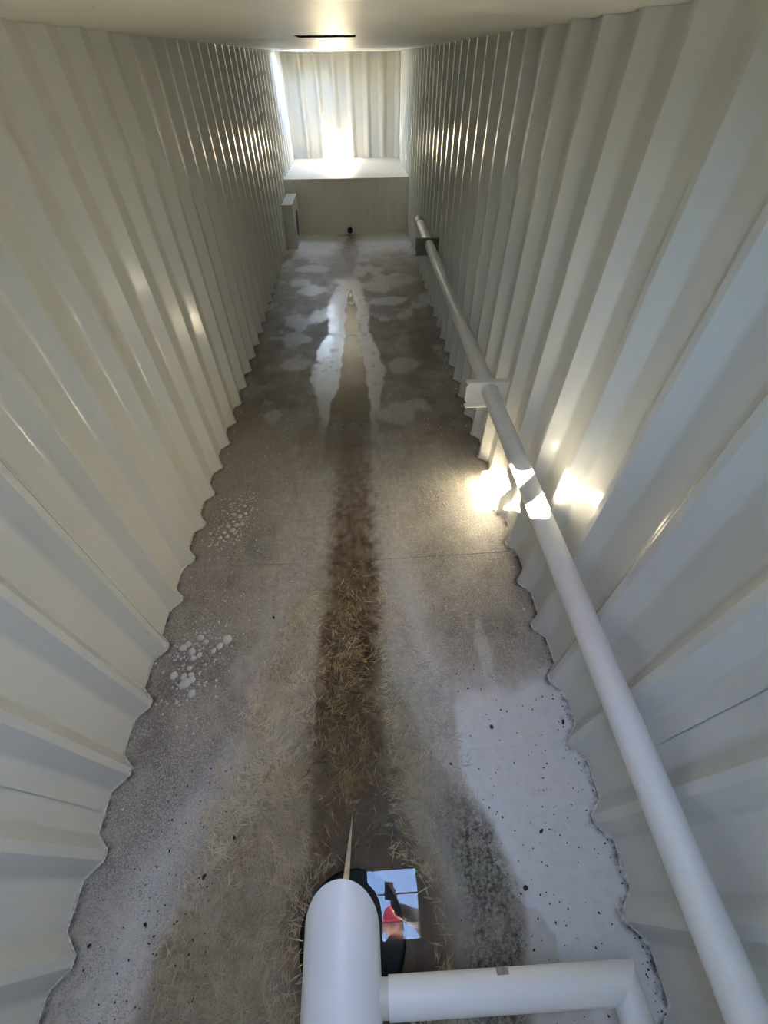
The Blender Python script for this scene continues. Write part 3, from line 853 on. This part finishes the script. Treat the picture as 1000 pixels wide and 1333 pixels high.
for k in range(4):                              # fingers curl round the right edge of the phone onto its back edge
    a = knk[k]
    u = [-.050, -.072, -.094, -.114][k]; ln = [1, 1.08, 1.0, .82][k]
    addc([a, C(.066, u + .004, .012), C(.062 - .006 * ln, u + .006, -.002 * ln)], [.0105, .009, .0075], 12)
addc([C(.030, -.098, .040), C(.006, -.080, .024), C(-.012, -.062, .020)], [.014, .011, .009], 12)   # thumb on the screen side
# left arm propped on the roof
addc([(.14, -.80, 3.12), (.02, -.98, 2.87), (-.02, -.84, 2.66), (-.02, -.79, 2.624)], [.08, .055, .034, .03], 3)
lh = len(body_v) - 1
for k in range(4): addc([(-.05 + .02 * k, -.73, 2.605), (-.055 + .024 * k, -.70, 2.599)], [.0095, .008], lh)
addc([(.03, -.77, 2.606), (.045, -.745, 2.600)], [.012, .009], lh)
# legs, kneeling on the roof
for sx, sy in ((.14, -.04), (-.14, .08)):
    addc([(.64 + sx, -1.02 + sy, 2.92), (.52 + sx * 1.25, -.84 + sy, 2.66), (.72 + sx * 1.25, -1.18 + sy, 2.64), (.74 + sx * 1.25, -1.24 + sy, 2.63), (.79 + sx * 1.25, -1.36 + sy, 2.615)], [.10, .065, .05, .045, .035], 0)
ORG = Vector((.62, -1.0, 2.585))
per = skin_obj('person', [tuple(Vector(v) - ORG) for v in body_v], body_e, body_r, M_SKIN, None, 0, 2)
per.location = ORG
tag(per, 'person in dark shirt and red cap leaning over the hatch, mirrored in the water', 'person')
def part_skin(name, ids, mat, grow, extra=0):
    mp_ = {v: k for k, v in enumerate(ids)}
    vs_ = [body_v[i] for i in ids]
    es_ = [(mp_[a], mp_[b]) for a, b in body_e if a in mp_ and b in mp_]
    rs_ = [tuple(q + grow for q in body_r[i]) if isinstance(body_r[i], tuple) else body_r[i] + grow for i in ids]
    return skin_obj(name, vs_, es_, rs_, mat, per, 0, 2)
nlegs = len(body_v) - 10
la0 = 13 + 12 + 3
part_skin('shirt', [0, 1, 2, 3, 9, 10, 11, la0, la0 + 1, la0 + 2], M_SHIRT, .014)
part_skin('trousers', [0] + [nlegs + i for i in (0, 1, 2, 5, 6, 7)], M_TROUSERS, .012)
for i in (3, 8): skin_obj('boot', [body_v[nlegs + i], body_v[nlegs + i + 1]], [(0, 1)], [.055, .045], M_BOOT, per, 0, 2)
# cap: crown and brim, head looks straight down into the tank (crown points forward)
bm = bmesh.new(); bmesh.ops.create_uvsphere(bm, u_segments=24, v_segments=14, radius=.095)
bmesh.ops.delete(bm, geom=[v for v in bm.verts if v.co.y < -.015], context='VERTS')
for v in bm.verts: v.co = Vector((v.co.x * .92, v.co.y * 1.02, v.co.z * 1.08)) + Vector((.03, -.255, 3.062))
cp = bm_obj('cap', bm, M_CAP, per, True)
bm = bmesh.new()
vv = []
for ring_, rr in ((0, .09), (1, .16)):
    vv.append([[bm.verts.new((.03 + math.cos(math.pi * (q / 12)) * .085, -.262 + .012 * k - .01 * ring_, 3.062 - .08 - math.sin(math.pi * q / 12) * (rr - .085))) for q in range(13)] for k in (0, 1)])
for k in (0, 1):
    for q in range(12): bm.faces.new((vv[0][k][q], vv[0][k][q + 1], vv[1][k][q + 1], vv[1][k][q]))
for q in range(12): bm.faces.new((vv[1][0][q], vv[1][0][q + 1], vv[1][1][q + 1], vv[1][1][q]))
bm_obj('brim', bm, M_CAP, cp).location = (0, 0, 0)
# face: nose, eyes, mouth, beard, ears (facing down, crown forward)
def blob(name, c, r, mat):
    bm = bmesh.new(); bmesh.ops.create_uvsphere(bm, u_segments=14, v_segments=9, radius=1)
    for v in bm.verts: v.co = Vector((v.co.x * r[0] + c[0], v.co.y * r[1] + c[1], v.co.z * r[2] + c[2]))
    return bm_obj(name, bm, mat, per, True)
blob('nose', (.035, -.325, 2.975), (.014, .024, .020), M_SKIN)
for s in (-1, 1):
    blob('eye', (.035 + s * .032, -.292, 2.988), (.013, .009, .008), M_EYE)
    blob('ear', (.035 + s * .092, -.315, 3.065), (.012, .032, .022), M_SKIN)
blob('mouth', (.037, -.362, 2.985), (.024, .006, .008), M_CAP)
blob('beard', (.045, -.39, 3.02), (.072, .035, .05), M_BEARD)
blob('hair', (.04, -.315, 3.12), (.088, .075, .055), M_BEARD)
